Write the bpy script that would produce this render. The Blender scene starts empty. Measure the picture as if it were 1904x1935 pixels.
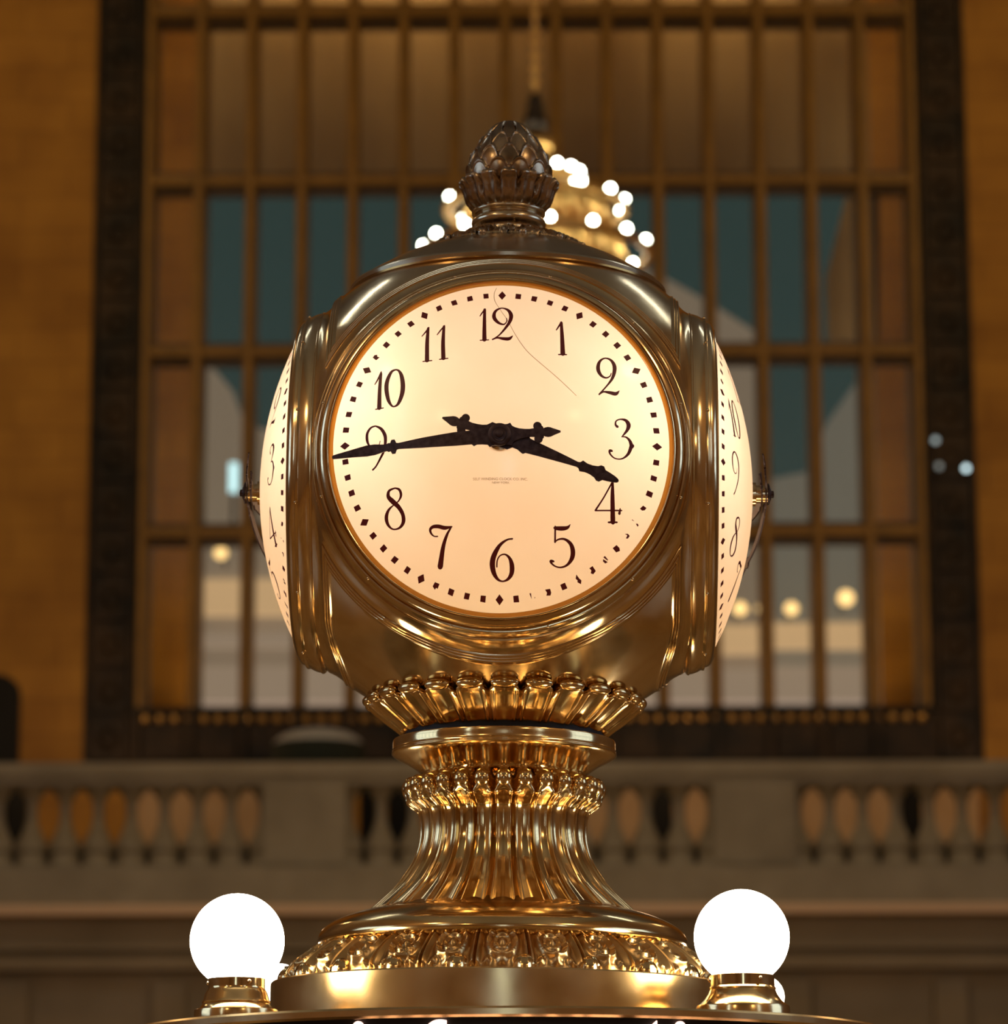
import bpy, bmesh, math, random
from mathutils import Vector, Matrix
random.seed(7)
PI = math.pi
R = math.radians
C = bpy.context.scene.collection
SC = bpy.context.scene

# ------------------------------------------------------------------ camera
F_PX, W_PX, H_PX = 6930.0, 1904.0, 1935.0
CX, CY = W_PX / 2, H_PX / 2
PITCH, ROLL = R(11.9), R(-0.15)
DIST, EYE = 6.787, 1.65
cam_d = bpy.data.cameras.new('camera')
cam = bpy.data.objects.new('camera', cam_d)
C.objects.link(cam)
SC.camera = cam
cam_d.sensor_fit = 'HORIZONTAL'
cam_d.sensor_width = 36.0
cam_d.lens = 36.0 * F_PX / W_PX
cam_d.clip_end = 400
cam.location = (0, -DIST, EYE)
cam.rotation_mode = 'QUATERNION'
cam_q = Matrix.Rotation(R(90) + PITCH, 3, 'X') @ Matrix.Rotation(ROLL, 3, 'Z')
cam.rotation_quaternion = cam_q.to_quaternion()
cam_d.dof.use_dof = True
cam_d.dof.focus_distance = 6.53
cam_d.dof.aperture_fstop = 5.0
cam_d.dof.aperture_blades = 0

# ------------------------------------------------------------------ world, exposure
wd = bpy.data.worlds.new('dusk_sky')
SC.world = wd
wd.use_nodes = True
bgn = wd.node_tree.nodes['Background']
bgn.inputs[0].default_value = (0.027, 0.048, 0.045, 1)
bgn.inputs[1].default_value = 1.0
SC.view_settings.view_transform = 'Standard'
SC.view_settings.look = 'None'
SC.view_settings.exposure = 0.0
SC.view_settings.gamma = 1.0
SC.view_settings.use_curve_mapping = False
SC.cycles.use_denoising = True
SC.cycles.use_adaptive_sampling = True
SC.cycles.adaptive_threshold = 0.03
SC.cycles.max_bounces = 7
SC.cycles.diffuse_bounces = 3
SC.cycles.glossy_bounces = 5
SC.cycles.transmission_bounces = 4
SC.cycles.transparent_max_bounces = 8
SC.cycles.sample_clamp_indirect = 6.0
SC.cycles.caustics_reflective = False
SC.cycles.caustics_refractive = False

# ------------------------------------------------------------------ hall lamps
def lamp(name, kind, loc, energy, col, size=0.5, rot=(0, 0, 0), size_y=None, angle=None):
    d = bpy.data.lights.new(name, kind)
    d.energy = energy
    d.color = col
    if kind == 'AREA':
        d.shape = 'RECTANGLE'
        d.size = size
        d.size_y = size_y or size
    else:
        d.shadow_soft_size = size
    if kind == 'SPOT':
        d.spot_size = angle or R(90)
        d.spot_blend = 0.6
    o = bpy.data.objects.new(name, d)
    o.location = loc
    o.rotation_euler = rot
    C.objects.link(o)
    return o

WARM = (1.0, 0.62, 0.20)
# unseen warm fill lights added to wash the stone and the window bars
lamp('wall_fill_light', 'AREA', (-9, 30, 19), 170, WARM, 4, (R(78), 0, R(-8)), 2)
lamp('wall_fill_light', 'AREA', (9.5, 30, 19), 170, WARM, 4, (R(78), 0, R(8)), 2)
lamp('wall_fill_light', 'AREA', (0, 27, 6), 60, WARM, 6, (R(100), 0, 0), 1)
# balcony lamps between balustrade and wall
for x in (-5.5, 2.5, 7.0):
    lamp('balcony_lamp', 'POINT', (x, 38.2, 8.5), 26, (1.0, 0.62, 0.32), 0.3)
# concourse lamps over the floor
for x in (-11, 11):
    for y, e in ((-26, 700), (-10, 800), (16, 170)):
        lamp('concourse_lamp', 'POINT', (x, y, 14), e, (1.0, 0.70, 0.38), 0.8)
# uplights for the vault, and unseen strips shaped for white streaks on the ball
for sx in (-1, 1):
    lamp('vault_uplight', 'AREA', (12 * sx, 0, 17), 280, (.84, 0.92, 1.0), 1.5, (R(180), 0, 0), 50)
    lamp('vault_streak_light', 'AREA', (12.4 * sx, 16.4, 23.4), 190, (.86, .96, 1.0), 7.6, (0, 0, R(-21 * sx)), .45)

# ------------------------------------------------------------------ materials
def mat(name, col, rough=0.5, metal=0.0, emit=None, estr=0.0, spec=0.5):
    m = bpy.data.materials.new(name)
    m.use_nodes = True
    b = m.node_tree.nodes['Principled BSDF']
    b.inputs['Base Color'].default_value = (*col, 1)
    b.inputs['Roughness'].default_value = rough
    b.inputs['Metallic'].default_value = metal
    b.inputs['Specular IOR Level'].default_value = spec
    if emit:
        b.inputs['Emission Color'].default_value = (*emit, 1)
        b.inputs['Emission Strength'].default_value = estr
    return m

def noisy(m, scale, c1, c2, rough=None, bump=0.0, detail=4, stretch=(1, 1, 1), bscale=None):
    nt = m.node_tree
    N, L = nt.nodes, nt.links
    b = N['Principled BSDF']
    tc = N.new('ShaderNodeTexCoord')
    mp = N.new('ShaderNodeMapping')
    mp.inputs['Scale'].default_value = stretch
    L.new(tc.outputs['Object'], mp.inputs['Vector'])
    n = N.new('ShaderNodeTexNoise')
    n.inputs['Scale'].default_value = scale
    n.inputs['Detail'].default_value = detail
    L.new(mp.outputs['Vector'], n.inputs['Vector'])
    cr = N.new('ShaderNodeValToRGB')
    cr.color_ramp.elements[0].position = 0.32
    cr.color_ramp.elements[1].position = 0.68
    cr.color_ramp.elements[0].color = (*c1, 1)
    cr.color_ramp.elements[1].color = (*c2, 1)
    L.new(n.outputs['Fac'], cr.inputs['Fac'])
    L.new(cr.outputs['Color'], b.inputs['Base Color'])
    if rough:
        mr = N.new('ShaderNodeMapRange')
        mr.inputs['From Min'].default_value = 0.3
        mr.inputs['From Max'].default_value = 0.7
        mr.inputs['To Min'].default_value = rough[0]
        mr.inputs['To Max'].default_value = rough[1]
        L.new(n.outputs['Fac'], mr.inputs['Value'])
        L.new(mr.outputs['Result'], b.inputs['Roughness'])
    if bump:
        n2 = N.new('ShaderNodeTexNoise')
        n2.inputs['Scale'].default_value = bscale or scale * 3
        n2.inputs['Detail'].default_value = 3
        L.new(mp.outputs['Vector'], n2.inputs['Vector'])
        bp = N.new('ShaderNodeBump')
        bp.inputs['Strength'].default_value = bump
        bp.inputs['Distance'].default_value = 0.01
        L.new(n2.outputs['Fac'], bp.inputs['Height'])
        L.new(bp.outputs['Normal'], b.inputs['Normal'])
    return m

def stone_blocks(name, c1, c2, mortar, bw, bh, noise_c, rough=0.75):
    """ashlar stone courses laid in the X-Z plane"""
    m = mat(name, c1, rough)
    nt = m.node_tree
    N, L = nt.nodes, nt.links
    b = N['Principled BSDF']
    tc = N.new('ShaderNodeTexCoord')
    sp = N.new('ShaderNodeSeparateXYZ')
    cb = N.new('ShaderNodeCombineXYZ')
    ad = N.new('ShaderNodeMath')
    ad.operation = 'ADD'
    L.new(tc.outputs['Object'], sp.inputs[0])
    L.new(sp.outputs['X'], ad.inputs[0])
    L.new(sp.outputs['Y'], ad.inputs[1])
    L.new(ad.outputs[0], cb.inputs['X'])
    L.new(sp.outputs['Z'], cb.inputs['Y'])
    br = N.new('ShaderNodeTexBrick')
    br.inputs['Color1'].default_value = (*c1, 1)
    br.inputs['Color2'].default_value = (*c2, 1)
    br.inputs['Mortar'].default_value = (*mortar, 1)
    br.inputs['Scale'].default_value = 1.0
    br.inputs['Brick Width'].default_value = bw
    br.inputs['Row Height'].default_value = bh
    br.inputs['Mortar Size'].default_value = 0.012
    L.new(cb.outputs[0], br.inputs['Vector'])
    n = N.new('ShaderNodeTexNoise')
    n.inputs['Scale'].default_value = 0.9
    n.inputs['Detail'].default_value = 5
    L.new(tc.outputs['Object'], n.inputs['Vector'])
    mx = N.new('ShaderNodeMix')
    mx.data_type = 'RGBA'
    mx.blend_type = 'MULTIPLY'
    mx.inputs['Factor'].default_value = 0.8
    cr = N.new('ShaderNodeValToRGB')
    cr.color_ramp.elements[0].position = 0.35
    cr.color_ramp.elements[1].position = 0.65
    cr.color_ramp.elements[0].color = (*noise_c, 1)
    cr.color_ramp.elements[1].color = (1, 1, 1, 1)
    L.new(n.outputs['Fac'], cr.inputs['Fac'])
    L.new(br.outputs['Color'], mx.inputs['A'])
    L.new(cr.outputs['Color'], mx.inputs['B'])
    L.new(mx.outputs['Result'], b.inputs['Base Color'])
    return m

M = {}
M['brass'] = noisy(mat('polished_brass', (.7, .45, .17), .15, 1.0), 9, (.62, .43, .21), (.76, .56, .30), (.09, .2), .02, bscale=14)
M['goldmatte'] = noisy(mat('matte_golden_brass', (.7, .45, .17), .25, 1.0), 9, (.50, .31, .12), (.62, .40, .17), (.26, .34))
M['gold'] = noisy(mat('golden_brass', (.7, .45, .17), .15, 1.0), 9, (.64, .43, .18), (.80, .56, .26), (.10, .2), .02, bscale=14)
M['brass_brushed'] = noisy(mat('brushed_brass', (.7, .45, .17), .25, 1.0), 14, (.68, .45, .18), (.78, .54, .25), (.2, .27), .0)
M['bronze'] = noisy(mat('aged_bronze', (.4, .27, .14), .25, 1.0), 18, (.22, .145, .08), (.46, .33, .20), (.17, .34), .05, bscale=60)
M['cap'] = noisy(mat('dull_brass', (.55, .42, .25), .25, 1.0), 8, (.48, .36, .20), (.60, .47, .29), (.14, .28), .02, bscale=20)
M['black'] = mat('matte_black', (.006, .005, .004), .7)
M['paint'] = mat('black_paint_red_bleed', (.15, .005, .004), .4)  # red of the light bleeding round the black numerals is put into the paint
M['hand'] = noisy(mat('blackened_steel', (.02, .012, .012), .4, .5), 90, (.035, .016, .016), (.085, .055, .055), (.3, .42))
M['faded'] = mat('faded_print', (.42, .22, .08), .6)
M['globe'] = mat('lit_opal_globe', (.9, .9, .85), .3, 0, (1.0, .88, .68), 14.0)
M['bulb'] = mat('lit_bulb', (.9, .9, .85), .3, 0, (.95, 1.0, .80), 40.0)
M['letter'] = mat('lit_sign_letter', (.9, .7, .65), .4, 0, (1.0, .62, .50), 3.0)
M['stone'] = stone_blocks('warm_stone_blocks', (.46, .215, .026), (.55, .265, .036), (.37, .165, .02), 1.3, .46, (.62, .55, .5))
M['rail'] = noisy(mat('grey_marble', (.4, .33, .26), .55), 1.5, (.28, .235, .16), (.38, .325, .23))
M['darkbronze'] = noisy(mat('dark_bronze_ornament', (.05, .03, .015), .6, .3), 2.2, (.006, .0035, .0015), (.05, .026, .009), None, .5, 6, bscale=7)
M['mullion'] = noisy(mat('bronze_bars', (.3, .14, .03), .5), 3, (.25, .125, .012), (.34, .17, .018))
M['mullion_front'] = mat('dark_bronze_bars', (.09, .045, .012), .5)
M['gilt'] = mat('gilt_metal', (.85, .50, .16), .35, .85)
M['ceiling'] = mat('teal_ceiling', (.34, .36, .35), .8)
M['floor'] = noisy(mat('marble_floor', (.5, .36, .22), .3), .6, (.48, .27, .085), (.58, .33, .11), (.2, .35))
M['dark'] = mat('flat_black', (.004, .003, .002), .8)
M['wallpeach'] = noisy(mat('peach_lit_wall', (.55, .36, .2), .7), 1.2, (.5, .3, .14), (.6, .4, .23))

def glass_dial(name='opal_glass_dial', c1=(.88, .60, .40, 1), c2=(.93, .67, .48, 1)):
    m = bpy.data.materials.new(name)
    m.use_nodes = True
    nt = m.node_tree
    N, L = nt.nodes, nt.links
    N.remove(N['Principled BSDF'])
    out = N['Material Output']
    tr = N.new('ShaderNodeBsdfTranslucent')
    df = N.new('ShaderNodeBsdfDiffuse')
    gl = N.new('ShaderNodeBsdfGlossy')
    gl.inputs['Roughness'].default_value = .12
    tc = N.new('ShaderNodeTexCoord')
    n = N.new('ShaderNodeTexNoise')
    n.inputs['Scale'].default_value = 5
    n.inputs['Detail'].default_value = 5
    L.new(tc.outputs['Object'], n.inputs['Vector'])
    cr = N.new('ShaderNodeValToRGB')
    cr.color_ramp.elements[0].position = .3
    cr.color_ramp.elements[1].position = .7
    cr.color_ramp.elements[0].color = c1
    cr.color_ramp.elements[1].color = c2
    L.new(n.outputs['Fac'], cr.inputs['Fac'])
    L.new(cr.outputs['Color'], tr.inputs['Color'])
    df.inputs['Color'].default_value = (.5, .42, .3, 1)
    a = N.new('ShaderNodeMixShader')
    a.inputs['Fac'].default_value = .2
    L.new(tr.outputs[0], a.inputs[1])
    L.new(df.outputs[0], a.inputs[2])
    b = N.new('ShaderNodeMixShader')
    b.inputs['Fac'].default_value = .02
    L.new(a.outputs[0], b.inputs[1])
    L.new(gl.outputs[0], b.inputs[2])
    L.new(b.outputs[0], out.inputs['Surface'])
    return m
M['dial'] = glass_dial()
M['amber'] = glass_dial('amber_glow_rim', (.30, .095, .008, 1), (.38, .13, .014, 1))  # dim glow of the shaded glass edge put into the rim tint

def window_glass():
    m = bpy.data.materials.new('window_glass')
    m.use_nodes = True
    nt = m.node_tree
    N, L = nt.nodes, nt.links
    N.remove(N['Principled BSDF'])
    tr = N.new('ShaderNodeBsdfTransparent')
    tr.inputs['Color'].default_value = (.92, .93, .9, 1)
    gl = N.new('ShaderNodeBsdfGlossy')
    gl.inputs['Roughness'].default_value = .02
    mx = N.new('ShaderNodeMixShader')
    mx.inputs['Fac'].default_value = .05
    L.new(tr.outputs[0], mx.inputs[1])
    L.new(gl.outputs[0], mx.inputs[2])
    L.new(mx.outputs[0], N['Material Output'].inputs['Surface'])
    return m
M['glass'] = window_glass()

# ------------------------------------------------------------------ object helpers
def link_mesh(name, verts, faces, m, parent=None, smooth=None, loc=(0, 0, 0), rotz=0.0):
    me = bpy.data.meshes.new(name)
    me.from_pydata([tuple(v) for v in verts], [], faces)
    me.validate()
    bm = bmesh.new()
    bm.from_mesh(me)
    bmesh.ops.recalc_face_normals(bm, faces=bm.faces)
    bm.to_mesh(me)
    bm.free()
    return link_me(name, me, m, parent, smooth, loc, rotz)

def link_me(name, me, m, parent=None, smooth=None, loc=(0, 0, 0), rotz=0.0):
    if m:
        me.materials.clear()
        me.materials.append(m)
    if smooth is not None:
        me.polygons.foreach_set('use_smooth', [True] * len(me.polygons))
        me.set_sharp_from_angle(angle=R(smooth))
    o = bpy.data.objects.new(name, me)
    C.objects.link(o)
    o.location = loc
    o.rotation_euler = (0, 0, rotz)
    if parent:
        o.parent = parent
    return o

def empty(name, loc=(0, 0, 0), rot=(0, 0, 0)):
    o = bpy.data.objects.new(name, None)
    C.objects.link(o)
    o.location = loc
    o.rotation_euler = rot
    o.empty_display_size = .1
    return o

def tag(o, label=None, cat=None, group=None, kind=None):
    if label: o['label'] = label
    if cat: o['category'] = cat
    if group: o['group'] = group
    if kind: o['kind'] = kind
    return o

class MB:
    def __init__(s):
        s.v, s.f = [], []
    def add(s, verts, faces):
        k = len(s.v)
        s.v += [Vector(v) for v in verts]
        s.f += [tuple(i + k for i in f) for f in faces]
        return s
    def box(s, x0, x1, y0, y1, z0, z1):
        return s.add([(x0, y0, z0), (x1, y0, z0), (x1, y1, z0), (x0, y1, z0), (x0, y0, z1), (x1, y0, z1), (x1, y1, z1), (x0, y1, z1)],
                     [(0, 3, 2, 1), (4, 5, 6, 7), (0, 1, 5, 4), (1, 2, 6, 5), (2, 3, 7, 6), (3, 0, 4, 7)])
    def prism(s, pts, y0, y1):
        """polygon in X-Z extruded along Y"""
        n = len(pts)
        v = [(p[0], y0, p[1]) for p in pts] + [(p[0], y1, p[1]) for p in pts]
        f = [tuple(range(n)), tuple(range(2 * n - 1, n - 1, -1))]
        f += [(i, (i + 1) % n, n + (i + 1) % n, n + i) for i in range(n)]
        return s.add(v, f)
    def lathe(s, prof, seg=64, c=(0, 0, 0), mod=None, closed=False, axis='z'):
        """prof: list of (r, z); mod(angle, j, r, z) -> (r, z)"""
        n = len(prof)
        v, f = [], []
        for i in range(seg):
            a = 2 * PI * i / seg
            for j, (r, z) in enumerate(prof):
                if mod: r, z = mod(a, j, r, z)
                if axis == 'z':
                    v.append((c[0] + r * math.cos(a), c[1] + r * math.sin(a), c[2] + z))
                else:   # axis along -Y, z is the distance to the front
                    v.append((c[0] + r * math.cos(a), c[1] - z, c[2] + r * math.sin(a)))
        for i in range(seg):
            i2 = (i + 1) % seg
            for j in range(n - 1):
                f.append((i * n + j, i2 * n + j, i2 * n + j + 1, i * n + j + 1))
            if closed:
                f.append((i * n + n - 1, i2 * n + n - 1, i2 * n, i * n))
        return s.add(v, f)
    def tube(s, pts, rad, seg=10):
        pts = [Vector(p) for p in pts]
        rings = []
        for i, p in enumerate(pts):
            t = (pts[min(i + 1, len(pts) - 1)] - pts[max(i - 1, 0)]).normalized()
            u = t.cross(Vector((0, 0, 1)))
            if u.length < 1e-4: u = t.cross(Vector((1, 0, 0)))
            u.normalize()
            w = t.cross(u)
            r = rad[i] if isinstance(rad, (list, tuple)) else rad
            rings.append([p + r * (math.cos(2 * PI * k / seg) * u + math.sin(2 * PI * k / seg) * w) for k in range(seg)])
        v = [q for rg in rings for q in rg]
        f = []
        for i in range(len(pts) - 1):
            for k in range(seg):
                f.append((i * seg + k, i * seg + (k + 1) % seg, (i + 1) * seg + (k + 1) % seg, (i + 1) * seg + k))
        f.append(tuple(range(seg)))
        f.append(tuple((len(pts) - 1) * seg + k for k in range(seg)))
        return s.add(v, f)
    def ball(s, c, r, nu=14, nv=9, sz=1.0):
        prof = [(r * math.sin(PI * j / nv), -r * sz * math.cos(PI * j / nv)) for j in range(nv + 1)]
        prof[0] = (r * .01, prof[0][1])
        prof[-1] = (r * .01, prof[-1][1])
        return s.lathe(prof, nu, c)
    def build(s, name, m, parent=None, smooth=None, loc=(0, 0, 0), rotz=0.0):
        return link_mesh(name, s.v, s.f, m, parent, smooth, loc, rotz)

# ------------------------------------------------------------------ pixel measurements -> places
def ray(px, py):
    d = cam_q @ Vector(((px - CX) / F_PX, -(py - CY) / F_PX, -1.0))
    return Vector(cam.location), d
def at(px, py, Y):
    o, d = ray(px, py)
    t = (Y - o.y) / d.y
    return o + d * t
def zof(py):            # height on the clock's axis of a level seen at row py
    return EYE + DIST * math.tan(PITCH - math.atan((py - CY) / F_PX))
def rof(half, py):      # radius on the clock's axis
    z = zof(py) - EYE
    return half * (DIST * math.cos(PITCH) + z * math.sin(PITCH)) / F_PX
def interp(a, b, t): return a + (b - a) * t
def smoothprof(pts, n=6):
    """Catmull-Rom through (r, z) points"""
    out = []
    P = [pts[0]] + list(pts) + [pts[-1]]
    for i in range(1, len(P) - 2):
        p0, p1, p2, p3 = P[i - 1], P[i], P[i + 1], P[i + 2]
        for k in range(n):
            t = k / n
            out.append(tuple(.5 * ((2 * p1[q]) + (-p0[q] + p2[q]) * t + (2 * p0[q] - 5 * p1[q] + 4 * p2[q] - p3[q]) * t * t + (-p0[q] + 3 * p1[q] - 3 * p2[q] + p3[q]) * t ** 3) for q in range(len(p1))))
    out.append(tuple(pts[-1]))
    return out

# ================================================================== THE HALL (structure)
YW = 41.0          # face of the window wall
def X(px, py=720, Y=YW): return at(px, py, Y).x
def Z(py, Y=YW): return at(CX, py, Y).z

HX, HY0, HZ = 17.0, -40.0, 24.0
tag(MB().box(-HX - 1, HX + 1, HY0 - 1, YW + 1, -.3, 0).build('floor', M['floor']), kind='structure')
tag(MB().box(-HX - 1, HX + 1, HY0 - 1, YW + 1.2, HZ, HZ + .4).build('ceiling', M['ceiling']), kind='structure')
# window opening in the far wall
xl, xr = X(172), X(1838)
zb, zt = Z(1441), Z(-180)
far = MB()
far.box(-HX - 1, xl, YW, YW + 1.0, 0, HZ)
far.box(xr, HX + 1, YW, YW + 1.0, 0, HZ)
far.box(xl, xr, YW, YW + 1.0, zt, HZ)
far.box(xl, xr, YW, YW + 1.0, 0, zb)
tag(far.build('wall_far', M['stone']), kind='structure')

# ------------------------------------------------------------------ the great window
win = empty('window_1', (X(1005), YW + .2, zb))
tag(win, kind='structure')
def wchild(mb, name, m, smooth=None):
    for v in mb.v: v -= win.location
    return mb.build(name, m, win, smooth)
cols = [X(273 + 97.55 * k, 655) for k in range(16)]
zrow = [Z(15), Z(335), Z(659), Z(1001), Z(1337)]
px = .0070
# dark ornamental border at the sides
for a, b_ in ((xl, cols[0] - .06), (cols[15] + .06, xr)):
    bd = MB().box(a, b_, YW + .05, YW + .5, zb, zt)
    n = 19
    for i in range(n):       # cast rosette panels
        z0 = interp(zb, zt, (i + .08) / n); z1 = interp(zb, zt, (i + .92) / n)
        bd.box(a + .10, b_ - .10, YW - .01, YW + .06, z0, z1)
        cx_, cz_ = (a + b_) / 2, (z0 + z1) / 2
        bd.lathe([(.01, .05), (.07, .045), (.12, .02), (.15, .03), (.17, .0)], 12, (cx_, YW, cz_), axis='y')
    for xx in (a, b_ - .05):
        bd.box(xx, xx + .05, YW - .04, YW + .06, zb, zt)
    wchild(bd, 'border', M['darkbronze'])
for k in range(16):
    mu = MB().box(cols[k] - 11 * px, cols[k] + 11 * px, YW + .16, YW + .95, Z(1337), zt)
    mu.box(cols[k] - 6 * px, cols[k] + 6 * px, YW + .04, YW + .17, Z(1337), zt)
    wchild(mu, 'mullion', M['mullion'])
for z in zrow[:4]:
    tr = MB().box(cols[0], cols[15], YW + .1, YW + .8, z - 8 * px, z + 8 * px)
    wchild(tr, 'transom', M['mullion'])
    tr = MB().box(cols[0], cols[15], YW + .2, YW + .5, z + 13 * px, z + 20 * px)
    tr.box(cols[0], cols[15], YW + .2, YW + .5, z - 20 * px, z - 13 * px)
    wchild(tr, 'transom_fillet', M['mullion_front'])
pn = MB()
for k in range(15):
    zs = [Z(1337)] + zrow[3::-1] + [zt]
    for z0, z1 in zip(zs[:-1], zs[1:]):
        pn.box(cols[k] + .08, cols[k + 1] - .08, YW + .30, YW + .312, z0 + .15, z1 - .15)
wchild(pn, 'panes', M['glass'])
# frieze under the window
fr = MB().box(cols[0] - .1, cols[15] + .1, YW + .0, YW + .5, zb, Z(1337))
for k in range(15):
    fr.box(cols[k] + .10, cols[k + 1] - .10, YW - .05, YW + .01, Z(1432), Z(1378))
    fr.box(cols[k] - .04, cols[k] + .04, YW - .09, YW + .01, zb, Z(1340))
fr.box(cols[0] - .1, cols[15] + .1, YW - .10, YW + .02, Z(1345), Z(1337))
wchild(fr, 'frieze', M['darkbronze'])
rs = MB()
nr = 54
for i in range(nr):
    xx = interp(cols[0], cols[15], (i + .5) / nr)
    rs.ball((xx, YW - .03, Z(1358)), .065, 10, 6)
wchild(rs, 'rosette_row', M['gilt'])

# walkway cavity behind the window: side panels and head panel
cv = MB()
yc0 = YW + 1.0
cv.box(cols[0] - .6, X(380, 655, yc0 + 1.0), yc0 + 1.0, yc0 + 1.3, Z(1345), zt + 1)
cv.box(X(1652, 655, yc0 + 1.0), cols[15] + .6, yc0 + 1.0, yc0 + 1.3, Z(1345), zt + 1)
tag(cv.build('wall_cavity', M['stone']), kind='structure')
M['spandrel'] = noisy(mat('grey_spandrel', (.3, .19, .11), .7), .35, (.24, .15, .08), (.50, .38, .28), stretch=(1, 1, .7))
tag(MB().box(X(380, 655, yc0 + 1.0), X(1652, 655, yc0 + 1.0), yc0 + 1.0, yc0 + 1.3, Z(330, yc0 + 1.0), zt + 1).prism([(p.x, p.z) for p in (at(a, b, yc0 + 1.0) for a, b in ((1606, 340), (1562, 520), (1566, 640), (1660, 640), (1660, 340)))], yc0 + 1.0, yc0 + 1.3).build('wall_spandrel', M['spandrel']), kind='structure')
lamp('cavity_lamp', 'AREA', (0.4, YW + 1.45, Z(1300)), 90, WARM, 9.0, (R(180), 0, 0), .2)
lamp('cavity_lamp', 'AREA', (0.4, YW + 1.45, zt + .5), 150, WARM, 9.0, (0, 0, 0), .2)

for sx in (cols[0] + .3, cols[15] - .3):      # lamp strips behind the outer bars, shining on the cavity wall
    lamp('cavity_lamp', 'AREA', (sx, YW + 1.02, (zt + Z(1337)) / 2), 11, (1.0, .66, .26), .3, (R(90), 0, 0), 9.5)

# ------------------------------------------------------------------ outside: buildings across the street, sloping tops standing in for a vault reflection
YB = 60.0
def facade_poly(name, pts, y0, y1, m):
    q = [at(a, b, y0) for a, b in pts]
    return MB().prism([(p.x, p.z) for p in q], y0, y1).build(name, m)
M['facade'] = noisy(mat('glowing_grey_facade', (.3, .28, .25), .8, 0, (.30, .215, .15), .62), .25, (.24, .22, .2), (.4, .36, .32))  # walls glow by themselves in place of light falling on them
M['facade_cool'] = noisy(mat('glowing_cool_facade', (.3, .31, .3), .8, 0, (.20, .17, .135), .62), .25, (.24, .24, .23), (.36, .36, .34))  # same self-lit wall in a cooler, dimmer tone
M['litband'] = mat('lit_shop_windows', (.5, .4, .3), .6, 0, (.60, .37, .19), 1.0)
M['litgrey'] = mat('lit_grey_windows', (.4, .35, .3), .6, 0, (.30, .21, .15), 1.0)
M['streetlamp'] = mat('lit_street_lamp', (.9, .7, .4), .5, 0, (1.0, .62, .24), 2.2)
def outside(label, pts, bands, m):
    xs = [p[0] for p in pts]
    c = at((min(xs) + max(xs)) / 2, 1345, YB)
    root = empty('building', (c.x, YB, 0))
    tag(root, label, 'building')
    q = [at(a, b, YB) for a, b in pts]
    q = [(p.x - c.x, p.z) for p in q]
    MB().prism(q, 0, 4).build('wall', m, root)
    for (x0, x1, ya, yb, mm) in bands:
        a, b = at(x0, yb, YB), at(x1, ya, YB)
        MB().box(a.x - c.x, b.x - c.x, -.25, .02, a.z, b.z).build('lit_window_band', mm, root)
    return root
zg = 2700
outside('pale grey building outside left of the clock, its sloping top standing in for a reflection',
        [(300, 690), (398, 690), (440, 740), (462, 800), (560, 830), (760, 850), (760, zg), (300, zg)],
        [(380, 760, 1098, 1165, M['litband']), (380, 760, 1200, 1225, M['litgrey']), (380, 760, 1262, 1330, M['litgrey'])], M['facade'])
outside('pale building outside right of the clock, its sloping roof standing in for a reflection',
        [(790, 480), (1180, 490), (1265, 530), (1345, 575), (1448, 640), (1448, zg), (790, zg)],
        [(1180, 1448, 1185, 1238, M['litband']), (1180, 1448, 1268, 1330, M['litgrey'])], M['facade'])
outside('cool grey building outside at the right edge of the window, its sloping top standing in for a reflection',
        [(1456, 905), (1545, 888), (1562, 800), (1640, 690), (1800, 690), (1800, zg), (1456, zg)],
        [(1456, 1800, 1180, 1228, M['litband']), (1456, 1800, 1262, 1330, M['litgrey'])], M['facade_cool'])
lamps_px = [(417, 1045, 19, 'high above the shop fronts left of the clock'), (1398, 1150, 20, 'nearest the clock in the right row'),
            (1440, 1150, 18, 'second from the clock in the right row'), (1495, 1150, 20, 'third from the clock in the right row'),
            (1540, 1150, 18, 'fourth from the clock in the right row'), (1598, 1130, 24, 'highest and farthest right of all')]
for lx, ly, lr, w in lamps_px:
    p = at(lx, ly, YB - 1.2)
    rr = lr * .0097 * .62
    t = empty('street_lamp', (p.x, YB - 1.2, p.z))
    tag(t, 'round street lamp outside the window, ' + w, 'street lamp', 'street lamps outside the window')
    MB().ball((0, 0, 0), rr).build('lamp_globe', M['streetlamp'], t, 180)
    MB().tube([(0, 0, 0), (0, 1.22, 0)], .03).build('bracket', M['dark'], t)
# glowing block standing in for a bright window reflection left of the clock
p = at(441, 903, YW + .62)
ztr = zrow[3] + 8 * px
t = empty('window_glint', (p.x, YW + .62, ztr))
tag(t, 'bright bluish upright block standing in for a window reflection, left of the clock', 'window_glint')
MB().box(-.055, .055, -.05, .05, p.z - ztr - .20, p.z - ztr + .20).build('lens', mat('cold_window_glint', (.8, .9, 1), .4, 0, (.55, .90, 1.0), 1.5), t)
MB().tube([(0, 0, 0), (0, 0, p.z - ztr - .19)], .025).build('stem', M['darkbronze'], t)

# small lamps on the dark border at the right
for lx, ly, e, w in ((1767, 832, .55, 'small dim white lamp high on the dark right window border'), (1774, 881, .22, 'faintest small lamp on the dark right window border'),
                     (1825, 885, 2.2, 'brightest small bluish lamp on the right window border')):
    p = at(lx, ly, YW - .25)
    t = empty('wall_lamp', (p.x, YW - .25, p.z))
    tag(t, w, 'lamp', 'small lamps on the right window border')
    MB().ball((0, 0, 0), .04).build('bulb', mat('small_lamp_glow', (.8, .9, 1), .4, 0, (.7, .95, 1.0), e), t, 180)
    MB().tube([(0, .03, 0), (0, .30, 0)], .02).build('bracket', M['darkbronze'], t)

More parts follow.
